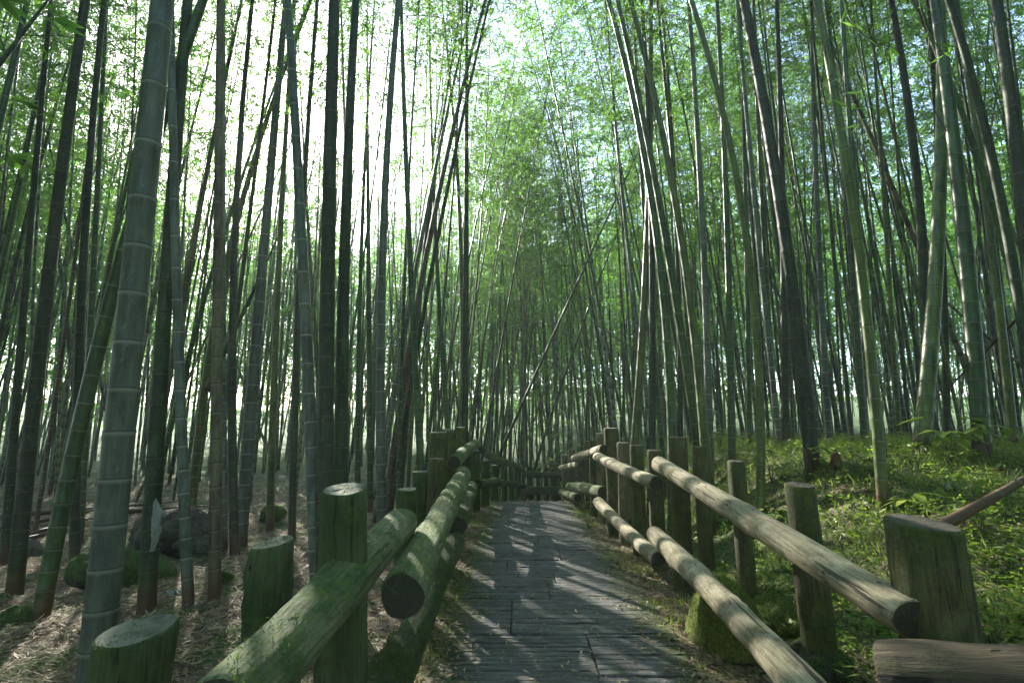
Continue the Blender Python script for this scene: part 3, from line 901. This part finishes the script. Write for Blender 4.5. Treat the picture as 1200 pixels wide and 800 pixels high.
# ---- the rest of the 300 that show largest
fr = random.Random(77)
pts = [(c[0], c[1]) for c in CULMS]
NFILL = 300 - len(CULMS)
fill = []
ARCH = [(-1.95, 8.2), (2.35, 9.2), (-1.8, 10.6), (2.2, 11.4), (-1.75, 12.8), (2.1, 13.6), (-1.5, 15.0), (.1, 16.0), (1.1, 16.8), (-.9, 17.6), (.4, 19.0), (2.0, 16.0)]
for x, y in ARCH:
    pts.append((x, y)); fill.append((x, y, math.hypot(x, y), math.atan2(x, y)))
tries = 0
while len(fill) < NFILL and tries < 200000:
    tries += 1
    # even over the visible sector, a little denser close in
    R = math.sqrt(fr.uniform(5.6 ** 2, 19.5 ** 2))
    a = fr.uniform(-.86, .82)
    x, y = R * math.sin(a), R * math.cos(a)
    if (abs(x - .45) < 1.9 and y < 9.5) or (abs(x - .4) < 1.45 and y < 15.2): continue
    if x > 1.2 and R < 7.2: continue
    if R < 6.2 and a > -.5: continue
    if R < 7.4 and a < 0 and fr.random() < .7: continue
    if any((x - u) ** 2 + (y - v) ** 2 < .38 ** 2 for u, v in pts): continue
    pts.append((x, y)); fill.append((x, y, R, a))
fill.sort(key=lambda f: f[2])
TN = {'g': 'green', 'm': 'dark mossy', 'o': 'olive', 'w': 'grey waxy', 'b': 'brownish'}
for x, y, R, a in fill:
    typ = fr.choices('gmowb', (50, 22, 17, 8, 3))[0]
    gz = float(ground(x, y))
    lx = fr.gauss(0, .05) + (-.025 if x > 0 else .015); ly = fr.gauss(.0, .045)
    if abs(x - .4) < 4 and 8 < y < 17: lx -= .07 * (1 if x > .4 else -1)
    if fr.random() < .06: lx += fr.choice((-.25, .25))
    arch = (x, y) in ARCH
    if arch: lx = -.055 * (x - .3)
    cx = fr.gauss(0, .0035); cyv = fr.gauss(0, .003)
    H = fr.uniform(11.5, 15.5)
    dia = fr.choice((.05, .055, .06, .07, .08, .09)) * fr.uniform(.9, 1.1)
    cf = (lambda lx, ly, cx, cyv: lambda h: np.stack([lx * h + cx * np.asarray(h) ** 2, ly * h + cyv * np.asarray(h) ** 2, np.asarray(h) * 1.], -1))(lx, ly, cx, cyv)
    zone = 'at the far left' if x < -.55 * y else ('left of the path' if x < -.14 * y else ('beyond the path end' if x < .16 * y else ('just right of the path' if x < .5 * y else 'on the far right bank')))
    dep = 'fairly near' if R < 9.5 else ('midway' if R < 13 else ('deep' if R < 16.5 else 'furthest back'))
    s = lx + cx * 6
    lean = 'leaning left' if s < -.04 else ('leaning right' if s > .04 else 'standing upright')
    wide = 'thin' if dia < .072 else ('slim' if dia < .092 else 'stout')
    lab = f'{wide} {TN[typ]} bamboo {lean}, {dep} in the grove {zone}'
    ch = fr.uniform(5.2, 7.4)
    add_bamboo((x, y, gz), cf, H, dia / 2, typ, lab, f'bamboos {dep} {zone}', 1 if R < 11 else 0, ch, (H - ch) / CL, full_crown=arch)

# ---- far grove: the mass beyond, and all round the clearing
def grove(name, spots, seed, leaf_l, leaf_w, nodes, twigs, per, mats, nproto=4, hmin=11, hmax=16, dens=1.0):
    g = np.random.default_rng(seed)
    protos = [crown_arrays(seed + k, nodes, CL, twigs, per, leaf_l, leaf_w, full=False) for k in range(nproto)]
    thin = [crown_arrays(seed + 20 + k, 12, CL, 3, 3, leaf_l, leaf_w, full=False) for k in range(3)]
    bare = crown_arrays(seed + 30, 8, CL, 2, 2, leaf_l, leaf_w, full=False)
    VV, QQ, MM, n = [], [], [], 0
    for x, y in spots:
        gz = float(ground(x, y))
        H = g.uniform(hmin, hmax) + (4.0 if math.hypot(x, y) > 42 else 0); lx, ly = g.normal(0, .06, 2)
        if g.random() < .05: lx *= 4
        h = np.array([-.2, 2, 4, 6, 8, 10, H])
        cen = np.stack([x + lx * h + .002 * h ** 2 * g.normal(), y + ly * h, gz + h], -1)
        r = g.uniform(.028, .055)
        v, q = tube(cen, r * (1 - .85 * (np.clip(h, 0, H) / H) ** 1.6), 6)
        VV.append(v); QQ.append(q + n); MM.append(np.full(len(q), 2 + g.integers(0, 3))); n += len(v)
        D_ = math.hypot(x, y); ch = g.uniform(2.8, 6) if D_ < 32 else g.uniform(.2, 4.5)
        gap = sun_gap(x, y)
        p = (thin if gap else protos)[g.integers(3)] if gap < 2 else bare
        an = g.uniform(0, 6.28); sc = (H - ch) / CL
        Rm = np.array([[math.cos(an), -math.sin(an), lx], [math.sin(an), math.cos(an), ly], [0, 0, 1.]])
        o = np.array([x + lx * ch, y + ly * ch, gz + ch])
        v = p[0] @ Rm.T * sc + o
        VV.append(v); QQ.append(p[1] + n); MM.append(np.full(len(p[1]), 1)); n += len(v)
        tv, tq = np.concatenate(p[2].V), np.concatenate(p[2].Q)
        VV.append(tv @ Rm.T * sc + o); QQ.append(tq + n); MM.append(np.full(len(tq), 0)); n += len(tv)
    me = mesh_np(name, np.concatenate(VV), np.concatenate(QQ), mats, np.concatenate(MM), smooth=False, attrs={'ring': np.zeros(n), 'wax': np.zeros(n)})
    return me


spots = []
gr_ = random.Random(5)
while len(spots) < 880:
    R = 19.7 + 42 * gr_.random() ** 1.25; a = gr_.uniform(-.92, .92)
    spots.append((R * math.sin(a), R * math.cos(a)))
me = grove('bamboo_grove', spots, 900, .2, .042, 22, 6, 5, [M_TWIG, M_LEAF, M_GREEN, M_MOSS, M_OLIVE])
put(bpy.data.objects.new('bamboo_grove', me), 'bamboo_grove', 'distant mass of countless thin bamboos closing off the view behind the nearer ones', 'bamboo grove', kind='stuff')
spots = []
while len(spots) < 700:
    R = math.sqrt(gr_.uniform(3.2 ** 2, 26 ** 2)); a = gr_.uniform(.95, 2 * math.pi - .95)
    x, y = R * math.sin(a), R * math.cos(a)
    if abs(x - .25) < 1.6 or (y > -1 and R < 6): continue
    spots.append((x, y))
me = grove('bamboo_grove', spots, 950, .28, .06, 20, 6, 5, [M_TWIG, M_LEAF, M_GREEN, M_MOSS, M_OLIVE])
put(bpy.data.objects.new('bamboo_grove', me), 'bamboo_grove', 'grove of bamboos standing around and behind the viewpoint', 'bamboo grove', kind='stuff')


# ------------------------------------------------------------------ near twigs with big leaves in the upper right
def big_twig(px, py, z, label, seed):
    g = np.random.default_rng(seed)
    o3 = P(px, py, z)
    e = empty('bamboo_twig', Vector(o3), label, 'twig')
    d = np.array([g.uniform(-.3, .3), g.uniform(-.2, .4), -1.])
    tt = np.linspace(0, 1, 7)
    L = .75
    br = tt[:, None] * d * L + np.array([.25, 0, .25]) * (tt ** 2)[:, None]
    br = br - br[3]
    put(bpy.data.objects.new('stem', mesh_np('stem', *tube(br, .003, 5), M_TWIG)), 'stem', parent=e)
    mb = MB()
    n = 9
    pos = np.array([[np.interp(u, tt, br[:, c]) for c in range(3)] for u in g.uniform(.1, 1, n)])
    mb.add(*leaves(pos, g.normal(size=(n, 3)) * .8 + [0, 0, -.3], g.uniform(.09, .15, n), g.uniform(.016, .024, n)))
    put(bpy.data.objects.new('leaves', mb.mesh('leaves', [M_LEAF], smooth=False)), 'leaves', parent=e)


for i, (px, py, z, lab) in enumerate([(1005, 35, 3.6, 'dark leafy bamboo twig near the top, left one above the forward yellow-green culm'), (990, 110, 4.0, 'small leafy twig hanging beside the forward yellow-green bamboo'),
                                       (1085, 30, 3.4, 'leafy bamboo twig near the top beside the dark culms'), (1090, 110, 3.6, 'drooping twig with long dark leaves left of the stout green bamboo')]):
    big_twig(px, py, z, lab, 60 + i)


# ------------------------------------------------------------------ rocks
def rock(px, py, z, sx_, sy_, sz_, mat, label, seed, rot=0., sink=.25, cat='stone'):
    g = np.random.default_rng(seed)
    T = P(px, py, z)
    n, m = 34, 48
    ph = np.linspace(0, math.pi, n)[1:-1]; th = np.arange(m) / m * 2 * math.pi
    D = np.stack([np.sin(ph)[:, None] * np.cos(th), np.sin(ph)[:, None] * np.sin(th), np.cos(ph)[:, None] * np.ones(m)], -1)
    D = np.concatenate([D.reshape(-1, 3), [[0, 0, 1.], [0, 0, -1.]]])
    r = np.ones(len(D))
    for k in range(14):          # planar facets
        v = g.normal(size=3); v /= np.linalg.norm(v); c = g.uniform(.72, .95)
        dot = D @ v
        r = np.where(dot > .05, np.minimum(r, c / np.maximum(dot, .05)), r)
    for f, am in ((3, .05), (7, .03), (15, .02), (31, .012), (50, .006)):
        a = g.normal(size=(3, 3)) * f * .6
        s = np.sin(D @ a.T + g.uniform(0, 6, 3)).prod(1)
        r += am * 2 * s
    V = D * r[:, None] * np.array([sx_, sy_, sz_]) / 2
    k = (n - 2) * m
    i = np.arange(n - 3)[:, None] * m + np.arange(m)[None]; j = np.arange(n - 3)[:, None] * m + (np.arange(m)[None] + 1) % m
    Q = np.stack([i, i + m, j + m, j], -1).reshape(-1, 4)
    a = np.arange(m); b = (a + 1) % m
    T1 = np.stack([np.full(m, k), a, b], -1); T2 = np.stack([a + (n - 3) * m, np.full(m, k + 1), b + (n - 3) * m], -1)
    o = bpy.data.objects.new('stone', mesh_np('stone', V, [Q, np.concatenate([T1, T2])], mat))
    gz = float(ground(T[0], T[1]))
    o.location = (T[0], T[1], gz + sz_ * (.5 - sink))
    o.rotation_euler = (g.uniform(-.15, .15), g.uniform(-.15, .15), rot)
    put(o, 'stone', label, cat)
    if mat is not M_ROCKD: moss_tufts(o, 3000, .016, seed, -.2, -.2)


rock(846, 775, 3.2, .25, .62, .60, M_ROCKY, 'yellow-green moss covered stone propped under the pale lower rail', 1, .3, .2)
rock(914, 738, 3.5, .32, .36, .32, M_ROCKY, 'moss covered stone behind the lower right rail, between two slim posts', 2, .8, .25)
rock(960, 740, 2.9, .3, .4, .3, M_ROCK, 'low mossy stone at the foot of the second nearest right post', 12, .1, .3)
rock(145, 690, 5.0, 1.0, .5, .42, M_ROCK, 'long mossy boulder behind the thickest grey bamboo', 3, .15, .3, 'boulder')
rock(195, 645, 6.2, 1.0, .7, .8, M_ROCKD, 'big dark boulder behind the plastic-wrapped bamboo', 4, -.2, .3, 'boulder')
rock(320, 603, 8.0, .42, .35, .32, M_ROCK, 'small round mossy stone right of the yellow-green bamboo foot', 5, 0, .25)
rock(258, 705, 4.3, .16, .14, .1, M_ROCK, 'small mossy stone at the foot of the brownish bamboo', 6, 0, .3)
rock(12, 730, 4.0, .35, .3, .18, M_ROCK, 'low mossy stone at the bottom left edge', 7, 0, .3)
rock(230, 655, 6.0, .5, .45, .4, M_ROCKD, 'dark stone wedged beside the big dark boulder', 8, .5, .3)
rock(8, 655, 6.2, .8, .5, .35, M_ROCKD, 'flat dark stone among the fallen culms at the left edge', 9, .5, .3)

# fallen culms at the left
for i, (xa, ya, xb, yb, z1, z2, lab) in enumerate([(-30, 655, 140, 590, 6.3, 8.4, 'front fallen bamboo of the stack on the ground at far left'), (-30, 642, 150, 588, 6.8, 8.8, 'middle fallen bamboo of the stack on the ground at far left'),
                                                    (-30, 668, 100, 622, 5.9, 7.2, 'lowest fallen bamboo lying at far left before the dark stone'), (-20, 632, 240, 575, 7.4, 9.5, 'rear fallen bamboo of the stack, reaching furthest right'),
                                                    (150, 612, 245, 596, 7.6, 8.0, 'short fallen bamboo behind the big dark boulder')]):
    A, B = P(xa, ya, z1), P(xb, yb, z2)
    A[2] = float(ground(A[0], A[1])) + .09 + .03 * i; B[2] = float(ground(B[0], B[1])) + .09 + .03 * i
    L = float(np.linalg.norm(B - A)); d = (B - A) / L
    V, Q, ri, wx = culm_arrays(lambda s: np.asarray(s)[:, None] * d[None], L, .04, 1, 300 + i, .2, .3)
    o = bpy.data.objects.new('fallen_bamboo', mesh_np('fallen_bamboo', V, Q, CM['bmmbm'[i]], attrs={'ring': ri, 'wax': wx}))
    o.location = Vector(A)
    put(o, 'fallen_bamboo', lab, 'fallen bamboo')

# plastic wrap on the mossy culm, and a scrap on the ground
t = NT('clear_plastic')
t.i(t.b, 'Base Color', rgb((.34, .37, .34))); t.i(t.b, 'Roughness', .3); t.i(t.b, 'Alpha', .8)
M_PLASTIC = t.m


def crumpled(name, n, m, fn, mat, loc, label, cat, group=None):
    u, v = np.meshgrid(np.linspace(0, 1, m), np.linspace(0, 1, n))
    V = fn(u, v).reshape(-1, 3)
    i = np.arange(n - 1)[:, None] * m + np.arange(m - 1)[None]
    Q = np.stack([i, i + 1, i + m + 1, i + m], -1).reshape(-1, 4)
    o = bpy.data.objects.new(name, mesh_np(name, V, Q, mat)); o.location = Vector(loc)
    md = o.modifiers.new('thick', 'SOLIDIFY'); md.thickness = .002
    put(o, name, label, cat, group)


zD = hit_ground(172, 715)
pc = P(181, 616, zD * 1.0)


def wrapf(u, v):
    g = np.random.default_rng(3)
    th = u * 2 * math.pi
    prof = .068 + .026 * np.sin(np.clip(v, 0, 1) * math.pi) ** .6 * (1 + .35 * np.cos(th + .4))
    r = prof.copy()
    for k in range(26):
        f1, f2 = g.integers(1, 14), g.uniform(-14, 14)
        r += .016 / (1 + f1 * .35) * np.abs(np.sin(th * f1 / 2 + v * f2 + g.uniform(0, 6))) - .006
    return np.stack([r * np.cos(th) + .012 * np.sin(v * 5), r * np.sin(th), (v - .5) * .34 + (.03 * np.sin(th * 2 + 1) + .015 * np.sin(th * 7)) * (v - .3)], -1)


crumpled('plastic_wrap', 50, 120, wrapf, M_PLASTIC, pc, 'crumpled clear plastic wrap tied round the mossy bamboo', 'plastic wrap')
for px, py, lab in ((205, 697, 'white plastic scrap on the leaf litter near the wrapped bamboo'), (1120, 572, 'small white scrap lying in the grass of the bank')):
    zz = hit_ground(px, py); q = P(px, py, zz); q[2] += .02
    crumpled('plastic_scrap', 12, 14, lambda u, v: np.stack([(u - .5) * .14 + .02 * np.sin(v * 9), (v - .5) * .10, .03 * np.sin(u * 11 + v * 5) * np.cos(v * 8)], -1), M_PLASTIC, q, lab, 'plastic scrap')


# ------------------------------------------------------------------ plants on the bank
def broad_plant(px, py, label, n, size, seed, height, group=None, mat=M_LEAF2, z=None):
    g = np.random.default_rng(seed)
    zz = z or hit_ground(px, py)
    if zz is None: return
    q = P(px, py, zz); q[2] = float(ground(q[0], q[1]))
    e = empty('leafy_plant', Vector(q), label, 'plant', group)
    tips, st = [], MB()
    for k in range(n):
        a = g.uniform(0, 6.28); h = height * g.uniform(.55, 1.05); o = height * g.uniform(.15, .6)
        tip = np.array([math.cos(a) * o, math.sin(a) * o, h])
        st.add(*tube(np.stack([[0, 0, -.02], tip * [.35, .35, .6], tip]), [.004, .003, .002], 4))
        tips.append((tip, a))
    put(bpy.data.objects.new('stem', st.mesh('stem', [M_TWIG])), 'stem', parent=e)
    lf_ = MB()
    for tip, a in tips:
        for w in range(3):
            aa = a + (w - 1) * .9 + g.uniform(-.2, .2); L = size * g.uniform(.7, 1.15)
            d = np.array([math.cos(aa), math.sin(aa), g.uniform(-.25, .25)]); sd = np.array([-math.sin(aa), math.cos(aa), g.uniform(-.1, .1)])
            us = np.linspace(0, 1, 7)
            wd = np.sin(us ** .8 * math.pi) * L * .2 + .001
            mid = tip + us[:, None] * d * L + np.array([0, 0, -1]) * (us ** 2)[:, None] * L * .25
            V = np.concatenate([mid - sd * wd[:, None] + [0, 0, .12] * wd[:, None], mid, mid + sd * wd[:, None] + [0, 0, .12] * wd[:, None]])
            i = np.arange(6)
            Q = np.concatenate([np.stack([i, i + 7, i + 8, i + 1], -1), np.stack([i + 7, i + 14, i + 15, i + 8], -1)])
            lf_.add(V, Q)
    put(bpy.data.objects.new('leaves', lf_.mesh('leaves', [mat])), 'leaves', parent=e)


broad_plant(1068, 598, 'broad-leaved seedling with large pale green leaves behind the thick near post', 3, .17, 5, .13)
broad_plant(1115, 540, 'leafy plant between the two stout bamboos on the bank', 7, .22, 6, .38)
broad_plant(1165, 545, 'leafy plant at the dark foot of the stout green bamboo', 6, .2, 7, .35)
broad_plant(905, 565, 'bright leafy plant behind the slim right posts', 8, .12, 8, .3)
broad_plant(945, 565, 'bright bushy plant at the foot of the thick bowed mossy bamboo', 9, .13, 9, .32)
broad_plant(1000, 560, 'leafy plant left of the forward yellow-green bamboo', 7, .11, 10, .25)
broad_plant(858, 600, 'leafy plant behind the third right post', 6, .12, 11, .28)
broad_plant(912, 618, 'low green plant left of the second nearest right post', 6, .10, 12, .2)
for k in range(34):
    px, py = random.Random(k).uniform(870, 1200), random.Random(k + 99).uniform(528, 780)
    if px < 1060 and py > 620 and py > 560 + (px - 860) * .2: continue
    broad_plant(px, py, 'small green seedling among the ground cover of the right bank', 4, .07, 50 + k, .12, 'seedlings on the right bank')
for k in range(12):
    px = [700, 712, 728, 742, 756, 770, 800, 815, 835, 850, 846, 690][k]
    broad_plant(px, 560 + k, 'small leafy plant behind the right fence posts', 6, .1, 90 + k, .3, 'plants behind the right fence', z=random.Random(k).uniform(6.5, 8.5))

# brown bamboo shoot on the bank
zz = hit_ground(981, 548); q = P(981, 548, zz); q[2] = float(ground(q[0], q[1]))
mb = MB()
for k in range(9):
    f = k / 9; ang = k * 2.4
    h0, h1 = f * .16, f * .16 + .13
    us = np.linspace(0, 1, 6); th = np.linspace(-1.5, 1.5, 7) + ang
    R_ = (.05 * (1 - f * .75)) * (1 - us[:, None] ** 2 * .55) + .004 * k % .006
    V = np.stack([R_ * np.cos(ang + (th[None] - ang) * (1 - us[:, None] * .9)), R_ * np.sin(ang + (th[None] - ang) * (1 - us[:, None] * .9)), np.broadcast_to((h0 + us * (h1 - h0))[:, None], (6, 7))], -1).reshape(-1, 3)
    i = np.arange(5)[:, None] * 7 + np.arange(6)[None]
    mb.add(V, np.stack([i, i + 1, i + 8, i + 7], -1).reshape(-1, 4))
t = NT('shoot_sheath'); t.i(t.b, 'Base Color', t.mix(t.noise(t.coord((40, 40, 6)), 1, 4), (.08, .035, .018), (.19, .085, .04))); t.i(t.b, 'Roughness', .7)
o = bpy.data.objects.new('bamboo_shoot', mb.mesh('bamboo_shoot', [t.m])); o.location = Vector(q); o.scale = (1.2, 1.2, .7)
put(o, 'bamboo_shoot', 'stubby reddish brown bamboo shoot standing in the bank greenery', 'bamboo shoot')

# pale sapling with small leaves above the far fence
q = P(633, 560, 13.2)
e = empty('sapling', Vector(q), 'thin pale sapling with bright little leaves before the far fence', 'sapling')
g = np.random.default_rng(8)
st, lv = MB(), MB()
main = np.array([[0, 0, -.4], [.1, 0, .25], [.25, .02, .8], [.45, .05, 1.5], [.6, .1, 2.0]])
st.add(*tube(main, [.016, .014, .012, .008, .004], 6))
for u in np.linspace(.25, .95, 9):
    p0 = np.array([np.interp(u, np.linspace(0, 1, 5), main[:, c]) for c in range(3)])
    d = np.array([g.uniform(.3, 1), g.uniform(-.3, .3), g.uniform(-.1, .3)]); L = g.uniform(.3, .8)
    st.add(*tube(np.stack([p0, p0 + d * L]), [.005, .003], 4))
    n = 14; uu = g.uniform(.2, 1.1, n)
    lv.add(*leaves(p0 + uu[:, None] * d * L, g.normal(size=(n, 3)), g.uniform(.06, .1, n), .03))
put(bpy.data.objects.new('stem', st.mesh('stem', [M_BROWN])), 'stem', parent=e)
put(bpy.data.objects.new('leaves', lv.mesh('leaves', [M_LEAF2], smooth=False)), 'leaves', parent=e)


# ------------------------------------------------------------------ leaf litter, ground cover, grass
def scatter(n, fn):
    out = []
    while sum(len(o) for o in out) < n:
        p = fn(n); out.append(p)
    return np.concatenate(out)[:n]


def litter_points(n):
    k = n
    R = .9 + 17 * rng.random(k) ** 1.7
    a = rng.uniform(-.95, .95, k)
    x, y = R * np.sin(a), R * np.cos(a)
    onpath = (np.abs(x - PATH_X) < PATH_HW - .12 * fbm(x * 3, y * 3)) & (y < CREST)
    keep = ~onpath | (rng.random(k) < .10 + .35 * sm(.35, .75, np.abs(x - PATH_X)))
    keep &= (x < 1.9) | (rng.random(k) < .7)
    return np.stack([x, y], 1)[keep]


p = scatter(170000, litter_points)
onp = (np.abs(p[:, 0] - PATH_X) < PATH_HW) & (p[:, 1] < CREST)
gz = np.where(onp, .018, ground(p[:, 0], p[:, 1])) + rng.uniform(.002, .02, len(p))
pos = np.column_stack([p, gz])
an = rng.uniform(0, 6.28, len(p))
d = np.stack([np.cos(an), np.sin(an), rng.normal(0, .22, len(p)) * np.where(onp, .3, 1)], -1)
ln = rng.uniform(.03, .10, len(p)); wd = rng.uniform(.004, .013, len(p))
ln = np.where(onp & (rng.random(len(p)) < .7), ln * .5, ln)
big = rng.random(len(p)) < .05
wd[big] *= 2.4; ln[big] *= 1.3
V, Q = leaves(pos, d, ln, wd, rng.normal(size=(len(p), 3)) * .35 + [0, 0, 1])
put(bpy.data.objects.new('leaf_litter', mesh_np('leaf_litter', V, Q, M_LITTER, smooth=False)), 'leaf_litter', 'dry tan bamboo leaves strewn over the forest floor and path edges', 'leaf litter', kind='stuff')


def bank_points(n):
    R = 1.2 + 14 * rng.random(n) ** 1.4
    a = rng.uniform(.12, 1.0, n)
    x, y = R * np.sin(a), R * np.cos(a)
    f = fbm(x * 1.3, y * 1.3)
    keep = (x > 1.25) & (rng.random(n) < sm(1.25, 2.0, x) * (.55 + .45 * (f > -.15)))
    return np.stack([x, y], 1)[keep]


p = scatter(17000, bank_points)
gz = ground(p[:, 0], p[:, 1])
clump = .5 + .5 * fbm(p[:, 0] * 2.1 + 7, p[:, 1] * 2.3)
h = rng.uniform(.01, .05, len(p)) + rng.random(len(p)) ** 2 * .22 * np.clip(clump, 0, 1)
k = 5
pos = np.repeat(np.column_stack([p, gz + h]), k, 0) + rng.normal(0, .014, (len(p) * k, 3))
an = rng.uniform(0, 6.28, len(pos))
d = np.stack([np.cos(an), np.sin(an), rng.normal(-.05, .35, len(pos))], -1)
V, Q = leaves(pos, d, np.repeat(rng.uniform(.4, 1.35, len(p)) ** 1.5, k) * rng.uniform(.035, .06, len(pos)), np.repeat(rng.uniform(.5, 1.2, len(p)), k) * rng.uniform(.012, .026, len(pos)), rng.normal(size=(len(pos), 3)) * .5 + [0, 0, 1])
put(bpy.data.objects.new('ground_cover', mesh_np('ground_cover', V, Q, M_LEAF2, smooth=False)), 'ground_cover', 'low green leafy ground cover on the right bank', 'ground cover', kind='stuff')


def grass_points(n):
    x = rng.uniform(-1.2, 7, n); y = rng.uniform(1.2, 12, n)
    f = fbm(x * 1.9 + 3, y * 1.9)
    dx = np.abs(x - PATH_X)
    edge = (dx > PATH_HW - .05) & (dx < PATH_HW + .35) & (f > .12)
    right = (x > 1.6) & (rng.random(n) < .5 + .5 * f)
    return np.stack([x, y], 1)[edge | right]


p = scatter(42000, grass_points)
pos = np.column_stack([p, ground(p[:, 0], p[:, 1])])
bigx = sm(1.4, 2.2, p[:, 0])
d = np.stack([rng.normal(0, .4, len(p)), rng.normal(0, .4, len(p)), np.ones(len(p))], -1)
V, Q = leaves(pos, d, rng.uniform(.03, .07, len(p)) * (1 + bigx), rng.uniform(.004, .008, len(p)), rng.normal(size=(len(p), 3)) * [1, 1, .2])
put(bpy.data.objects.new('grass', mesh_np('grass', V, Q, M_GRASS, smooth=False)), 'grass', 'short yellow-green grass on the bank and along the path edges', 'grass', kind='stuff')

# ------------------------------------------------------------------ morning haze
if HAZE:
    x0, x1, y0, y1, z0, z1 = -175, 175, -155, 215, -3, 31
    V = np.array([[x, y, z] for z in (z0, z1) for y in (y0, y1) for x in (x0, x1)], float)
    Q = np.array([[0, 2, 3, 1], [4, 5, 7, 6], [0, 1, 5, 4], [2, 6, 7, 3], [0, 4, 6, 2], [1, 3, 7, 5]])
    t = NT('haze'); t.t.nodes.remove(t.b)
    vol = t.n('VolumePrincipled', {'Color': rgb((.80, .95, .93)), 'Density': HAZE, 'Anisotropy': .25})
    t.t.links.new(vol.outputs[0], t.out.inputs['Volume'])
    put(bpy.data.objects.new('haze', mesh_np('haze', V, Q, t.m, smooth=False)), 'haze', 'thin pale morning haze between the bamboos', 'haze', kind='stuff')
